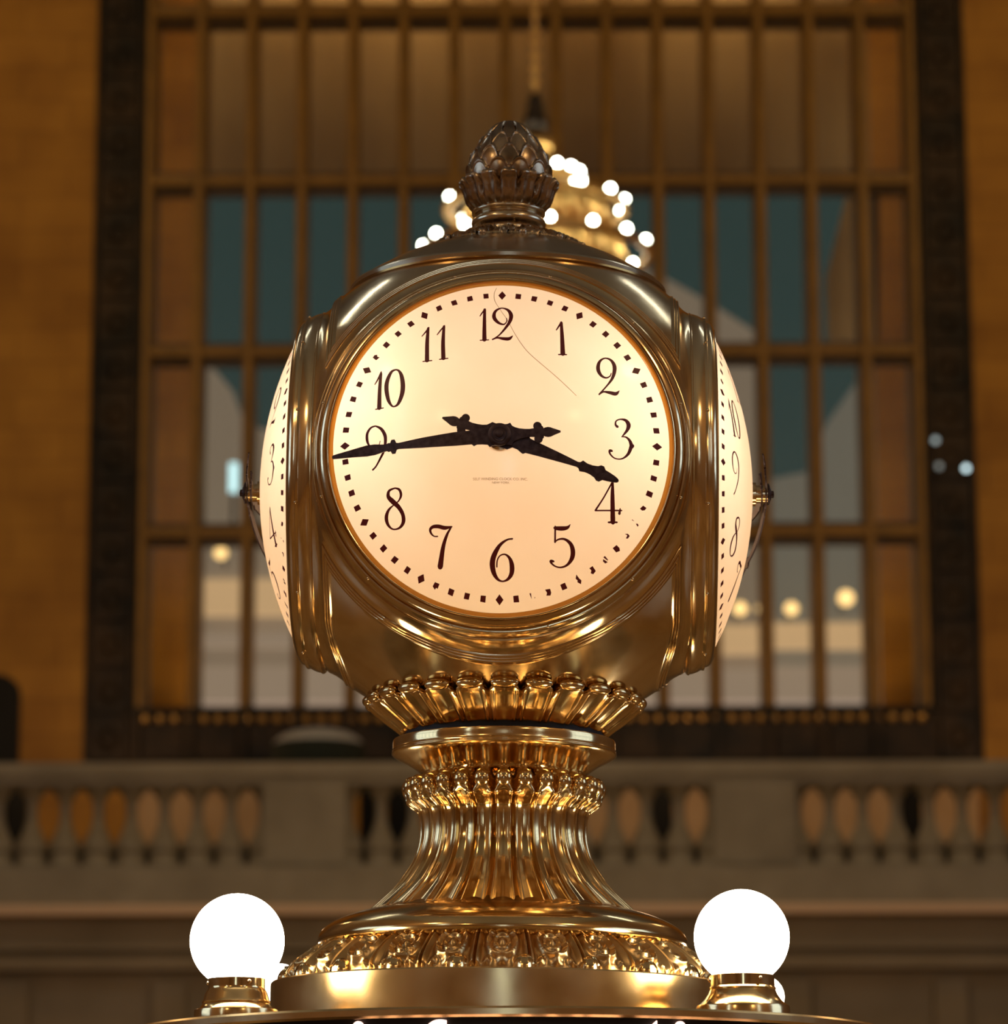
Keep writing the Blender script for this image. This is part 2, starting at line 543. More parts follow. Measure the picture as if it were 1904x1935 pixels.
# ------------------------------------------------------------------ doorway at the far left, the shade in its opening a flat black slab
dx0, dx1 = X(-60, 1360), X(38, 1360)
zc_ = Z(1310)
arc = [(dx0, Z(1445)), (dx1, Z(1445)), (dx1, zc_)] + [(interp(dx1, dx0, .5 - .5 * math.cos(PI * i / 10)), zc_ + (Z(1272) - zc_) * math.sin(PI * i / 10)) for i in range(1, 10)] + [(dx0, zc_)]
tag(MB().prism(arc, YW - .06, YW + .02).build('door_1', M['dark']), kind='structure')

# ------------------------------------------------------------------ balcony, balustrade
YR = 36.5
def ZR(py): return at(CX, py, YR).z
def XR(px_, py=1560): return at(px_, py, YR).x
zfl = ZR(1640) - .05
bal = MB()
bal.box(-HX, HX, YR - .5, YW, zfl - .5, zfl)          # slab
bal.box(-HX, HX, YR - .45, YR + .45, ZR(1713), zfl)
tag(bal.build('balcony_slab', M['rail']), kind='structure')
tag(MB().box(-HX, HX, YR - .62, YR + .2, ZR(1736), ZR(1717)).build('trim_3', mat('lit_ledge_marble', (.80, .56, .36), .6)), kind='structure')  # stronger light on the ledge face put into a paler marble
wl = MB()
wl.box(-HX, HX, YR - .30, YR + .5, 0, ZR(1730))
wl.box(-HX, HX, YR - .55, YR - .2, ZR(1838), ZR(1815))
wl.box(-HX, HX, YR - .48, YR - .2, ZR(1800), ZR(1790))
for px_ in (40, 330, 620, 910, 1200, 1490, 1780):
    wl.box(XR(px_ - 30), XR(px_ + 30), YR - .42, YR - .2, 0, ZR(1860))
M['lower'] = noisy(mat('brown_marble', (.3, .22, .14), .6), .8, (.24, .18, .10), (.33, .255, .16))
tag(wl.build('wall_balcony', M['lower']), kind='structure')
balu = empty('balustrade', (0, YR, zfl))
tag(balu, 'grey marble balustrade along the balcony below the big window', 'balustrade')
def bchild(mb, name, m=None, smooth=None):
    for v in mb.v: v -= balu.location
    return mb.build(name, m or M['rail'], balu, smooth)
bchild(MB().box(-HX, HX, YR - .33, YR + .33, ZR(1470), ZR(1446)).box(-HX, HX, YR - .26, YR + .26, ZR(1486), ZR(1470)), 'handrail')
bchild(MB().box(-HX, HX, YR - .30, YR + .30, zfl, ZR(1638)), 'plinth')
piers = ((500, 655), (1345, 1500), (-330, -180), (2190, 2340))
for a, b in piers:
    bchild(MB().box(XR(a), XR(b), YR - .30, YR + .30, ZR(1640), ZR(1484)), 'pier')
H = ZR(1485) - ZR(1640)
# (half width px, row) of one baluster
bprof = [(31, 1640), (30, 1634), (27, 1618), (24, 1612), (29.5, 1608), (30, 1600), (28, 1590), (22, 1580), (14, 1562), (10.5, 1545), (10, 1525), (13, 1510), (19, 1502), (24, 1497), (25, 1492), (30, 1490), (31, 1485)]
prof = [(min(h, 30.8) * .00625, ZR(r) - zfl) for h, r in bprof]
centers = []
c0 = 61.0
for a, b in ((-170, 470), (690 - 31 + 1, 1345), (1535 - 31, 2180)):
    x = {-170: -187 + 62 - 0, 660: 719, 1504: 1566.5}.get(a, a)
    pitch = 62.6
    x = {-170: 60.5 - 4 * 62.6, 660: 657.0, 1504: 1504.4}[a]
    while x < b + 36:
        centers.append(x)
        x += pitch
bme = None
for x in centers:
    if bme is None:
        mb = MB().lathe(prof, 20)
        o = mb.build('baluster', M['rail'], balu, 40)
        bme = o.data
    else:
        o = bpy.data.objects.new('baluster', bme)
        C.objects.link(o)
        o.parent = balu
    o.location = (XR(x), 0, 0)

# peach panels with the wall's lamp light put into their colour, dark stands and the rounded canopy
zw = Z(1597)
tag(MB().box(X(1080), xr - .1, YW - .08, YW + .02, zw, zb - .12).box(X(255, 1560), X(620), YW - .08, YW + .02, zw, zb - .12).build('trim_1', M['wallpeach']), kind='structure')
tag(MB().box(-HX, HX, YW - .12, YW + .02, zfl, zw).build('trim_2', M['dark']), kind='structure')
for lx, w in ((700, 'dark display stand behind the balusters left of the clock column'), (752, 'dark display stand behind the balusters nearest the clock column'),
              (1250, 'dark display stand seen between balusters right of the clock column'), (1720, 'dark display stand seen between balusters at the far right'), (28, 'dark display stand behind the leftmost balusters')):
    p = at(lx, 1560, 38.6)
    t = empty('display_stand', (p.x, 38.6, zfl))
    tag(t, w, 'stand', 'dark stands on the balcony')
    MB().box(-.13, .13, -.12, .12, .06, at(CX, 1492, 38.6).z - zfl).build('panel', M['dark'], t)
    MB().box(-.15, .15, -.2, .2, 0, .06).build('base', M['dark'], t)
# canopy
p0, p1 = at(512, 1440, 38.0), at(690, 1440, 38.0)
cxm, hw = (p0.x + p1.x) / 2, (p1.x - p0.x) / 2
cz0, cz1 = p0.z, at(600, 1376, 38.0).z
t = empty('umbrella', (cxm, 38.0, zfl))
tag(t, 'dark parasol with a pale grey top showing above the balcony rail', 'umbrella')
hh = cz1 - cz0
pr = [(hw * .97, .5 * hh), (hw * .93, .58 * hh), (hw * .82, .72 * hh), (hw * .62, .86 * hh), (hw * .3, .97 * hh), (.01, hh)]
MB().lathe(smoothprof(pr, 4), 40, (0, 0, cz0 - zfl)).build('canopy', mat('pale_canvas', (.5, .5, .5), .6), t, 60)
MB().lathe([(hw * .97, .5 * hh), (hw * 1.02, .25 * hh), (hw * .98, -.2 * hh), (hw * .9, -.2 * hh), (hw * .92, .25 * hh)], 40, (0, 0, cz0 - zfl)).build('valance', mat('dark_green_canvas', (.012, .018, .010), .8), t, 60)
MB().tube([(0, 0, .05), (0, 0, cz1 - zfl - .02)], .03).build('pole', M['dark'], t)
MB().lathe([(.01, .06), (.25, .05), (.28, 0), (.01, 0)], 24).build('base', M['dark'], t, 40)

# ------------------------------------------------------------------ side and back walls with tall windows
M['sidewall'] = stone_blocks('hall_stone', (.46, .33, .20), (.52, .38, .24), (.36, .25, .15), 1.6, .6, (.75, .7, .65))
sw = MB().box(-HX - 1, -HX, HY0 - 1, YW, 0, HZ)
tag(sw.build('wall_left', M['sidewall']), kind='structure')
sw = MB().box(HX, HX + 1, HY0 - 1, YW, 0, HZ)
tag(sw.build('wall_right', M['sidewall']), kind='structure')
tag(MB().box(-HX, HX, HY0 - 1, HY0, 0, HZ).build('wall_back', M['sidewall']), kind='structure')
M['daypane'] = mat('daylit_panes', (.5, .6, .65), .3, 0, (.52, .72, 1.0), 6.0)
M['widepane'] = mat('cool_daylit_panes', (.5, .6, .65), .3, 0, (.44, .64, 1.0), 3.2)
nwin = 1
def side_window(axis, pos, c, w, z0, z1, nx, nz, m, sgn):
    """tall window on a wall: axis 'x' = wall at x=pos, centre c along y; axis 'y' = wall at y=pos"""
    global nwin
    nwin += 1
    t = empty('window_%d' % nwin, (pos, c, z0) if axis == 'x' else (c, pos, z0))
    tag(t, kind='structure')
    def put(mb, name, mm):
        for v in mb.v:
            u, d, z = v.x, v.y, v.z
            if axis == 'x': v.x, v.y = sgn * d, u
            else: v.x, v.y = u, sgn * d
        mb.build(name, mm, t)
    h = z1 - z0
    put(MB().box(-w / 2, w / 2, .02, .05, 0, h), 'panes', m)
    fr = MB()
    for i in range(nx + 1):
        x = -w / 2 + w * i / nx
        fr.box(x - .09, x + .09, .0, .18, 0, h)
    for i in range(nz + 1):
        z = h * i / nz
        fr.box(-w / 2, w / 2, .0, .16, z - .09, z + .09)
    put(fr, 'frame', M['mullion_front'])
side_window('x', -HX, -.5, 9.0, 4.8, 11.0, 6, 4, M['widepane'], 1)
side_window('x', HX, -.5, 9.0, 4.8, 11.0, 6, 4, M['widepane'], -1)
side_window('y', HY0, 0.0, 3.0, 2.6, 8.0, 2, 5, M['daypane'], 1)
side_window('x', -HX, -22, 3.0, 8, 18.0, 3, 8, M['daypane'], 1)
side_window('x', HX, -22, 3.0, 8, 18.0, 3, 8, M['daypane'], -1)

# ================================================================== chandelier
YC = 31.0
cc = at(1012, 385, YC)
k_ = (cc - Vector(cam.location)).length / F_PX * 1.0
ch = empty('chandelier', (cc.x, YC, cc.z))
tag(ch, 'gold tiered chandelier ringed with bare bulbs hanging behind the clock', 'chandelier')
def cz(py): return at(1012, py, YC).z - cc.z
def cr_(h): return h * k_
body = smoothprof([(cr_(8), cz(252)), (cr_(26), cz(262)), (cr_(34), cz(278)), (cr_(26), cz(292)), (cr_(40), cz(315)), (cr_(62), cz(335)), (cr_(76), cz(355)), (cr_(110), cz(378)), (cr_(128), cz(395)),
                   (cr_(142), cz(430)), (cr_(160), cz(465)), (cr_(166), cz(490)), (cr_(158), cz(545)), (cr_(120), cz(610)), (cr_(60), cz(660)), (.01, cz(670))], 4)
def ribmod(a, j, r, z):
    return r * (1 + .035 * math.cos(24 * a)), z
MB().lathe(body, 144, mod=ribmod).build('body', M['gilt'], ch, 50)
for hr, py, n, off in ((86, 331, 16, -17.5), (168, 385, 14, -9.3), (212, 470, 16, -16)):
    rr, zz = cr_(hr), cz(py)
    ring = [(rr + .05 * math.cos(t * PI / 4), zz - .07 + .05 * math.sin(t * PI / 4)) for t in range(8)]
    MB().lathe(ring, 72, closed=True).build('ring', M['gilt'], ch, 60)
    bm_ = MB().ball((0, 0, 0), .034, 12, 8).build('bulb', M['bulb'], ch, 180)
    for i in range(n):
        a = R(off) - 2 * PI * i / n
        if i == 0: o = bm_
        else:
            o = bm_.copy()
            C.objects.link(o)
        o.location = (rr * math.cos(a), rr * math.sin(a), zz)
MB().lathe(smoothprof([(cr_(6), cz(176)), (cr_(15), cz(190)), (cr_(18), cz(215)), (cr_(26), cz(235)), (cr_(10), cz(250))], 4), 24).build('canopy', M['darkbronze'], ch, 60)
cn = MB()
py = -20
while py < 178:
    cn.ball((0, 0, cz(py)), cr_(9), 10, 7)
    py += 25
cn.tube([(0, 0, cz(180)), (0, 0, cz(-140))], cr_(3.5), 8)
cn.tube([(0, 0, cz(-140)), (0, 0, HZ - cc.z)], cr_(2.5), 8)
cn.build('chain', M['gilt'], ch, 60)

# ================================================================== INFORMATION BOOTH (under the clock)
YF = -DIST
zD0 = zof(1905)                       # bottom of the drum = roof of the booth
# cornice front upper edge is seen at row 1900 although it is nearer to the camera
RC = .70
zC1 = EYE + (DIST - RC) * math.tan(PITCH - math.atan((1900 - CY) / F_PX))
zC0 = EYE + (DIST - RC) * math.tan(PITCH - math.atan((1920.5 - CY) / F_PX))
booth = empty('information_booth', (0, 0, 0))
tag(booth, 'round information booth with brass roof rim and lit sign under the clock', 'booth')
MB().lathe([(.01, zC1 - .004), (RC - .012, zC1 - .004), (RC - .004, zC1), (RC, zC1 - .004), (RC, zC0 + .004), (RC - .005, zC0), (RC - .05, zC0), (.01, zC0)], 160).build('roof_rim', M['brass_brushed'], booth, 30)
RS = RC - .022
MB().lathe([(RS, zC0 + .002), (RS, zC0 - .22), (RS - .06, zC0 - .22), (RS - .06, zC0 + .002)], 160, closed=True).build('sign_band', M['black'], booth, 30)
MB().lathe([(RS + .02, zC0 - .22), (RS + .02, zC0 - .27), (RS - .02, zC0 - .3), (RS - .02, .12), (RS + .04, .1), (RS + .04, 0), (.01, 0), (.01, zC0 - .22)], 96, closed=True).build('counter', M['brass_brushed'], booth, 30)
# lettering
def text_mesh(body, size):
    cu = bpy.data.curves.new('lettering', 'FONT')
    cu.body = body
    cu.size = size
    cu.resolution_u = 6
    ob = bpy.data.objects.new('lettering', cu)
    C.objects.link(ob)
    dg = bpy.context.evaluated_depsgraph_get()
    me = bpy.data.meshes.new_from_object(ob.evaluated_get(dg))
    bpy.data.objects.remove(ob)
    bm = bmesh.new()
    bm.from_mesh(me)
    for it in range(3):
        long_e = [e for e in bm.edges if e.calc_length() > size * .12]
        if long_e: bmesh.ops.subdivide_edges(bm, edges=long_e, cuts=1)
    bmesh.ops.triangulate(bm, faces=bm.faces)
    bm.to_mesh(me)
    bm.free()
    return me
LET = []
spots = [('i', 677), ('n', 742), ('f', 815), ('o', 880), ('r', 955), ('m', 1050), ('a', 1160), ('t', 1235), ('i', 1280), ('o', 1350), ('n', 1445)]
scl = (DIST - RS) * 1.005 / F_PX
for chx, xx in spots:
    me = text_mesh(chx, .15)
    xs = [v.co.x for v in me.vertices]
    mid = (min(xs) + max(xs)) / 2
    top = zC0 - .012
    bm = bmesh.new()
    bm.from_mesh(me)
    r = bmesh.ops.extrude_face_region(bm, geom=bm.faces[:])
    for e in r['geom']:
        if isinstance(e, bmesh.types.BMVert): e.co.z += .004
    bmesh.ops.recalc_face_normals(bm, faces=bm.faces)
    dy = -.003 - max(v.co.y for v in bm.verts) if chx in 'ift' else -.113
    a0 = math.asin(max(-.99, min(.99, (xx - CX) * scl / RS)))
    for v in bm.verts:
        a = a0 + (v.co.x - mid) * 1.15 / RS
        rr = RS + .001 + v.co.z
        v.co = (rr * math.sin(a), -rr * math.cos(a), zC0 + dy + v.co.y)
    bm.to_mesh(me)
    bm.free()
    link_me('sign_letter', me, M['letter'], booth)

# ================================================================== THE CLOCK
LEAN, YAW = R(.62), R(-1.4)
clock = empty('four_faced_clock', (-.006, 0, zD0), (0, LEAN, 0))
tag(clock, 'brass ball clock with four lit dials on a fluted column', 'clock')
CM = Matrix.Translation((-.006, 0, zD0)) @ Matrix.Rotation(LEAN, 4, 'Y')
def lz(py): return zof(py) - zD0
def prf(pts): return [(rof(h, y), lz(y)) for h, y in pts]
ZC = lz(933)
RB = .484

BANK = {}
def parts_at(name, mb, loc, rotz=0.0, m='gold'):
    """one small repeated part of the clock"""
    if id(mb) not in BANK:
        o = mb.build(name, M[m], clock, 60, loc, rotz)
        BANK[id(mb)] = o.data
    else:
        o = link_me(name, BANK[id(mb)], None, clock, None, loc, rotz)
    return o
# ---- drum
MB().lathe([(.01, lz(1862)), (rof(425, 1860), lz(1862)), (rof(435, 1862), lz(1863.5)), (rof(437, 1862), lz(1866)), (rof(437, 1862), zC1 - .004 - zD0), (.01, zC1 - .004 - zD0)], 192).build('drum', M['brass_brushed'], clock, 30)

# ---- scrollwork band
def gs(x, s): return math.exp(-(x / s) ** 2)
rel = smoothprof(prf([(334, 1794), (345, 1801), (362, 1812), (380, 1826), (395, 1840), (404, 1852), (408, 1863)]), 14)
NR_ = 26
nrel = len(rel)
def relmod(a, j, r, z):
    v = j / (nrel - 1)
    t = (a + PI / 2) * NR_ / (2 * PI)
    u = t - math.floor(t + .5)                 # -.5 .. .5 in one motif
    d = math.hypot(u * 1.15, (v - .36) * .95)
    th = math.atan2(v - .36, u)
    h = .0
    h += .012 * gs(d - .33, .06)                # outer leaf of the scroll
    h += .011 * gs(d - .185, .05) * (.8 + .2 * math.cos(2 * th + PI))
    h += .010 * gs(d - .0, .075)
    stem = abs(abs(u) - .455)
    h += .012 * gs(stem, .04)
    h += .010 * gs(u, .08) * gs(v - .82, .12)
    h += .009 * gs(abs(u) - .26 - .3 * (v - .75), .055) * gs(v - .83, .14)
    h *= min(1, v * 7) * min(1, (1 - v) * 8 + .15)
    return r + h * .8, z + h * .6
MB().lathe(rel, NR_ * 30, mod=relmod).build('scrollwork_band', M['goldmatte'], clock, 60)
nb = 21
q = []
for jj in range(9):
    t = jj / 8 * PI / 2
    q.append((max(.0004, rof(21, 1856) * math.cos(t)), rof(26, 1856) * math.sin(t)))
bead0 = MB().lathe(q, 30, mod=lambda a_, j, r, z: (r * (1 + .07 * math.cos(10 * a_)), z))
for i in range(nb):
    a = -PI / 2 + 2 * PI * (i + .33) / nb
    rr = rof(405, 1856)
    parts_at('bead', bead0, (rr * math.cos(a), rr * math.sin(a), lz(1863)))
# ---- foot moulding
foot = smoothprof(prf([(235, 1716), (252, 1724), (262, 1728), (285, 1734), (316, 1746), (338, 1760), (348, 1774), (350, 1784), (345, 1793), (335, 1798), (322, 1797)]), 7)
MB().lathe(foot, 192).build('foot_moulding', M['gold'], clock, 50)

# ---- fluted column
NF = 28
colp = smoothprof(prf([(150, 1468), (160, 1470), (176, 1480), (187, 1496), (188, 1510), (181, 1522), (168, 1532), (160, 1542), (157, 1560), (157, 1585), (161, 1607), (170, 1632), (184, 1655), (203, 1680), (228, 1704), (254, 1727)]), 8)
ncol = len(colp)
z_c0, z_c1 = lz(1468), lz(1535)
def flute(a, j, r, z):
    t = (a + PI / 2) * NF / (2 * PI)
    u = abs(t - math.floor(t + .5)) * 2         # 0 centre of a leaf, 1 groove
    g = -.0075 * gs(u - 1.0, .15)               # dark groove between leaves
    rim = .0026 * gs(u - .72, .12)              # raised edge
    dish = -.003 * gs(u, .45)
    q = r / .16
    f = g + rim + dish
    if z > lz(1520):                             # rolled leaf tips
        k = min(1, (z - lz(1520)) / (lz(1500) - lz(1520)))
        rnd = -.020 * u * u
        f = interp(f, rnd + .002, k)
        z2 = z - .012 * (u ** 2.5) * k
        return r + f * min(q, 1.4), z2
    return r + f * min(q, 1.35), z
MB().lathe(colp, NF * 24, mod=flute).build('fluted_column', M['gold'], clock, 60)
# drop shaped leaf tips
tip0 = MB().ball((0, 0, 0), rof(15.5, 1490), 16, 12, 1.25)
for i in range(NF):
    a = -PI / 2 + 2 * PI * i / NF
    rr = rof(178, 1494)
    parts_at('leaf_tip', tip0, (rr * math.cos(a), rr * math.sin(a), lz(1494)), a)
# ---- collar above the column
coll = prf([(140, 1475), (154, 1470), (158, 1464), (166, 1456), (184, 1444), (202, 1435), (209, 1431), (212.5, 1427.5), (211, 1424), (212, 1421.5), (210.5, 1419), (210, 1405), (207, 1402), (196, 1402), (196, 1401), (120, 1401)])
MB().lathe(smoothprof(coll, 4), 160).build('collar', M['gold'], clock, 35)
MB().lathe(prf([(190, 1402), (190, 1380), (150, 1372)]), 96).build('black_ring', M['black'], clock, 40)  # plain black ring between collar and petal cup

# ---- petal cup under the ball
NPET = 25
pet = smoothprof(prf([(186, 1392), (193, 1390), (208, 1378), (224, 1366), (240, 1353), (251, 1343), (256, 1335), (253, 1329), (246, 1328), (238, 1333)]), 7)
zp1, zp0 = lz(1329), lz(1392)
def petal(a, j, r, z):
    t = (a + PI / 2) * NPET / (2 * PI)
    u = abs(t - math.floor(t + .5)) * 2
    v = max(0, min(1, (z - zp0) / (zp1 - zp0)))
    g = -.011 * gs(u - 1.0, .13) * (.4 + .6 * v)
    rim = .0042 * gs(u - .78, .12)
    dish = -.004 * gs(u, .5)
    scal = .013 * (u ** 3) * v ** 1.5
    f = (g + rim + dish) * (1 if v < .85 else interp(1, .35, (v - .85) / .15))
    roll = .004 * gs(v - .97, .10) * (1 - u)
    return r + f + roll - scal * .45, z - scal
MB().lathe(pet, NPET * 24, mod=petal).build('petal_cup', M['gold'], clock, 60)
kn = MB().ball((0, 0, 0), 1, 16, 10)
for v in kn.v: v.x *= .013; v.y *= .027; v.z *= .0105
for i in range(NPET):
    a = -PI / 2 + 2 * PI * i / NPET
    rr = rof(256, 1332)
    parts_at('petal_knob', kn, (rr * math.cos(a), rr * math.sin(a), lz(1330)), a)

# ---- ball housing with four bezels
def sph(al): return (RB * math.cos(R(al)), RB * math.sin(R(al)))     # (d, r)
def beads(a0, a1, n, amp, m=6):
    out = []
    for b in range(n):
        for k in range(m):
            t = k / m
            al = interp(a0, a1, (b + t) / n)
            rad = RB + amp * (math.sin(PI * t) ** .6 - .25)
            out.append((rad * math.cos(R(al)), rad * math.sin(R(al))))
    return out
shell = [sph(44.3), sph(44.8)]
shell += [((RB + d) * math.cos(R(al)), (RB + d) * math.sin(R(al))) for al, d in ((45.3, -.0015), (46.2, -.003), (47.2, -.003), (48.0, -.0015))]
shell += beads(48.2, 50.4, 3, .0042)
shell += [sph(50.7), sph(51.2)] + [sph(a) for a in (53, 56, 59, 62, 65, 68, 71, 74, 77, 80, 83, 86, 90)]
def face_sector(prof, seg=200, zlo=None, zhi=None):
    mb = MB().lathe([(r, d) for d, r in prof], seg, axis='y')
    bm = bmesh.new()
    vs = [bm.verts.new(v) for v in mb.v]
    for f in mb.f: bm.faces.new([vs[i] for i in f])
    def cut(no, co=(0, 0, 0)):
        bmesh.ops.bisect_plane(bm, geom=bm.verts[:] + bm.edges[:] + bm.faces[:], dist=1e-6, plane_co=co, plane_no=no, clear_outer=True)
    cut((1, 1, 0)); cut((-1, 1, 0))
    if zhi: cut((0, 0, 1), (0, 0, zhi))
    if zlo: cut((0, 0, -1), (0, 0, zlo))
    bm.normal_update()
    me = bpy.data.meshes.new('sector')
    bmesh.ops.recalc_face_normals(bm, faces=bm.faces)
    # outward
    fc = max(bm.faces, key=lambda f: f.calc_area())
    if fc.normal.dot(fc.calc_center_median()) < 0: bmesh.ops.reverse_faces(bm, faces=bm.faces)
    bm.to_mesh(me)
    bm.free()
    return me
sec = face_sector(shell, 240, -.440, .386)
bm = bmesh.new()
for k in range(4):
    n0 = len(bm.verts)
    bm.from_mesh(sec)
    bm.verts.ensure_lookup_table()
    rot = Matrix.Rotation(k * PI / 2 + YAW, 3, 'Z')
    for v in bm.verts[n0:]: v.co = rot @ v.co
bmesh.ops.remove_doubles(bm, verts=bm.verts, dist=1e-5)
for v in bm.verts:          # the ball draws in towards the petal cup
    t = max(0, min(1, (-v.co.z - .29) / .125))
    f = 1 - .11 * t * t * (3 - 2 * t)
    v.co.x *= f; v.co.y *= f
me = bpy.data.meshes.new('housing')
bm.to_mesh(me)
bm.free()
link_me('housing', me, M['brass'], clock, 25, (0, 0, ZC))

def arcpts(p0, p1, bulge, n=6):
    """points from p0 to p1 bulging outwards"""
    (d0, r0), (d1, r1) = p0, p1
    nd, nr = (r1 - r0), -(d1 - d0)
    out = []
    for k in range(n):
        t = k / n
        b = bulge * 4 * t * (1 - t)
        out.append((interp(d0, d1, t) + nd * b, interp(r0, r1, t) + nr * b))
    return out
bez = [(.372, .304), (.386, .3068), (.3885, .308)]
bez += arcpts((.3905, .3085), (.389, .3130), .45, 5)
bez += [(.387, .3137), (.3875, .3145)]
bez += arcpts((.3895, .3152), (.374, .3275), .16, 8)
bez += [(.3735, .3278), (.3725, .3285)]
bez += arcpts((.374, .3292), (.3695, .3325), .5, 6)
bez += [(.3685, .3325), (.368, .3325)]
bez += arcpts((.3675, .3328), (.3475, .3405), .05, 8)
bez += [(.3465, .3405), (.346, .3402)]
bez += arcpts((.3458, .3405), (.3445, .3425), .4, 4)
bez += [(.343, .342), (.341, .340), (.338, .336)]
bzm = face_sector(bez, 200)
HAND_T = {}
for k in range(4):
    o = link_me('bezel', bzm if k == 0 else bzm, M['brass'] if k == 0 else None, clock, 25 if k == 0 else None, (0, 0, ZC), k * PI / 2 + YAW)
# rivets on the front and the other bezels
rv = MB().ball((0, 0, 0), .0032, 8, 6)
for k in range(4):
    for i in range(12):
        a = 2 * PI * (i + .5) / 12
        p = Matrix.Rotation(k * PI / 2 + YAW, 3, 'Z') @ Vector((.3325 * math.cos(a), -.372, .3325 * math.sin(a)))
        if p.y < .05: parts_at('rivet', rv, (p.x, p.y, ZC + p.z), 0, 'brass')

# ---- dials
RD, DR, HD = .308, .385, .080
RDOME = (RD * RD + HD * HD) / (2 * HD)
def dome(r): return DR + math.sqrt(max(0, RDOME ** 2 - r * r)) - (RDOME - HD)
RG = .3008
dp = [(RG * t / 24, dome(RG * t / 24)) for t in range(25)]
dp[0] = (.0005, dome(0))
dmesh = MB().lathe(dp, 128, axis='y')
INV = (CM @ Matrix.Translation((0, 0, ZC)) @ Matrix.Rotation(YAW, 4, 'Z')).inverted()
def dial_uv(px_, py_, off=0.0):
    o, d = ray(px_, py_)
    o = INV @ o
    d = (INV.to_3x3() @ d).normalized()
    c = Vector((0, -(DR + HD - RDOME), 0))
    rr = RDOME + off
    oc = o - c
    b = oc.dot(d)
    disc = b * b - (oc.dot(oc) - rr * rr)
    t = -b - math.sqrt(max(0, disc))
    p = o + d * t
    return p.x, p.z
def on_dome(u, v, off):
    return (u, -(dome(min(.3075, math.hypot(u, v))) + off), v)
CROP = {'A': (620, 530, 5.6), 'B': (920, 530, 5.289), 'C': (620, 830, 5.529), 'D': (920, 830, 5.289)}
def cp(c, x, y):
    a, b, s = CROP[c]
    return dial_uv(a + x / s, b + y / s)
def stroke(mb, pts, off=.0007, n=7):
    """pts: (u, v, full width) in metres"""
    q = smoothprof(pts, n) if len(pts) > 2 else [tuple(interp(pts[0][i], pts[1][i], t / 6) for i in range(3)) for t in range(7)]
    L_, R_ = [], []
    for i, p in enumerate(q):
        a, b = q[max(0, i - 1)], q[min(len(q) - 1, i + 1)]
        tx, ty = b[0] - a[0], b[1] - a[1]
        l = math.hypot(tx, ty) or 1
        nx, ny = -ty / l, tx / l
        w = max(.0007, p[2]) / 2
        L_.append(on_dome(p[0] + nx * w, p[1] + ny * w, off))
        R_.append(on_dome(p[0] - nx * w, p[1] - ny * w, off))
    k = len(q)
    mb.add(L_ + R_, [(i, i + 1, k + i + 1, k + i) for i in range(k - 1)])
    for p, w in ((q[0], q[0][2]), (q[-1], q[-1][2])):          # rounded ends
        w = max(.0007, w) / 2 * .9
        ring = [on_dome(p[0] + w * math.cos(2 * PI * i / 10), p[1] + w * math.sin(2 * PI * i / 10), off) for i in range(10)]
        mb.add(ring, [tuple(range(10))])
def S(c, *pts):
    s = CROP[c][2] * 920        # crop px -> metres on the dial (front scale)
    return [(*cp(c, x, y), w / s) for x, y, w in pts]
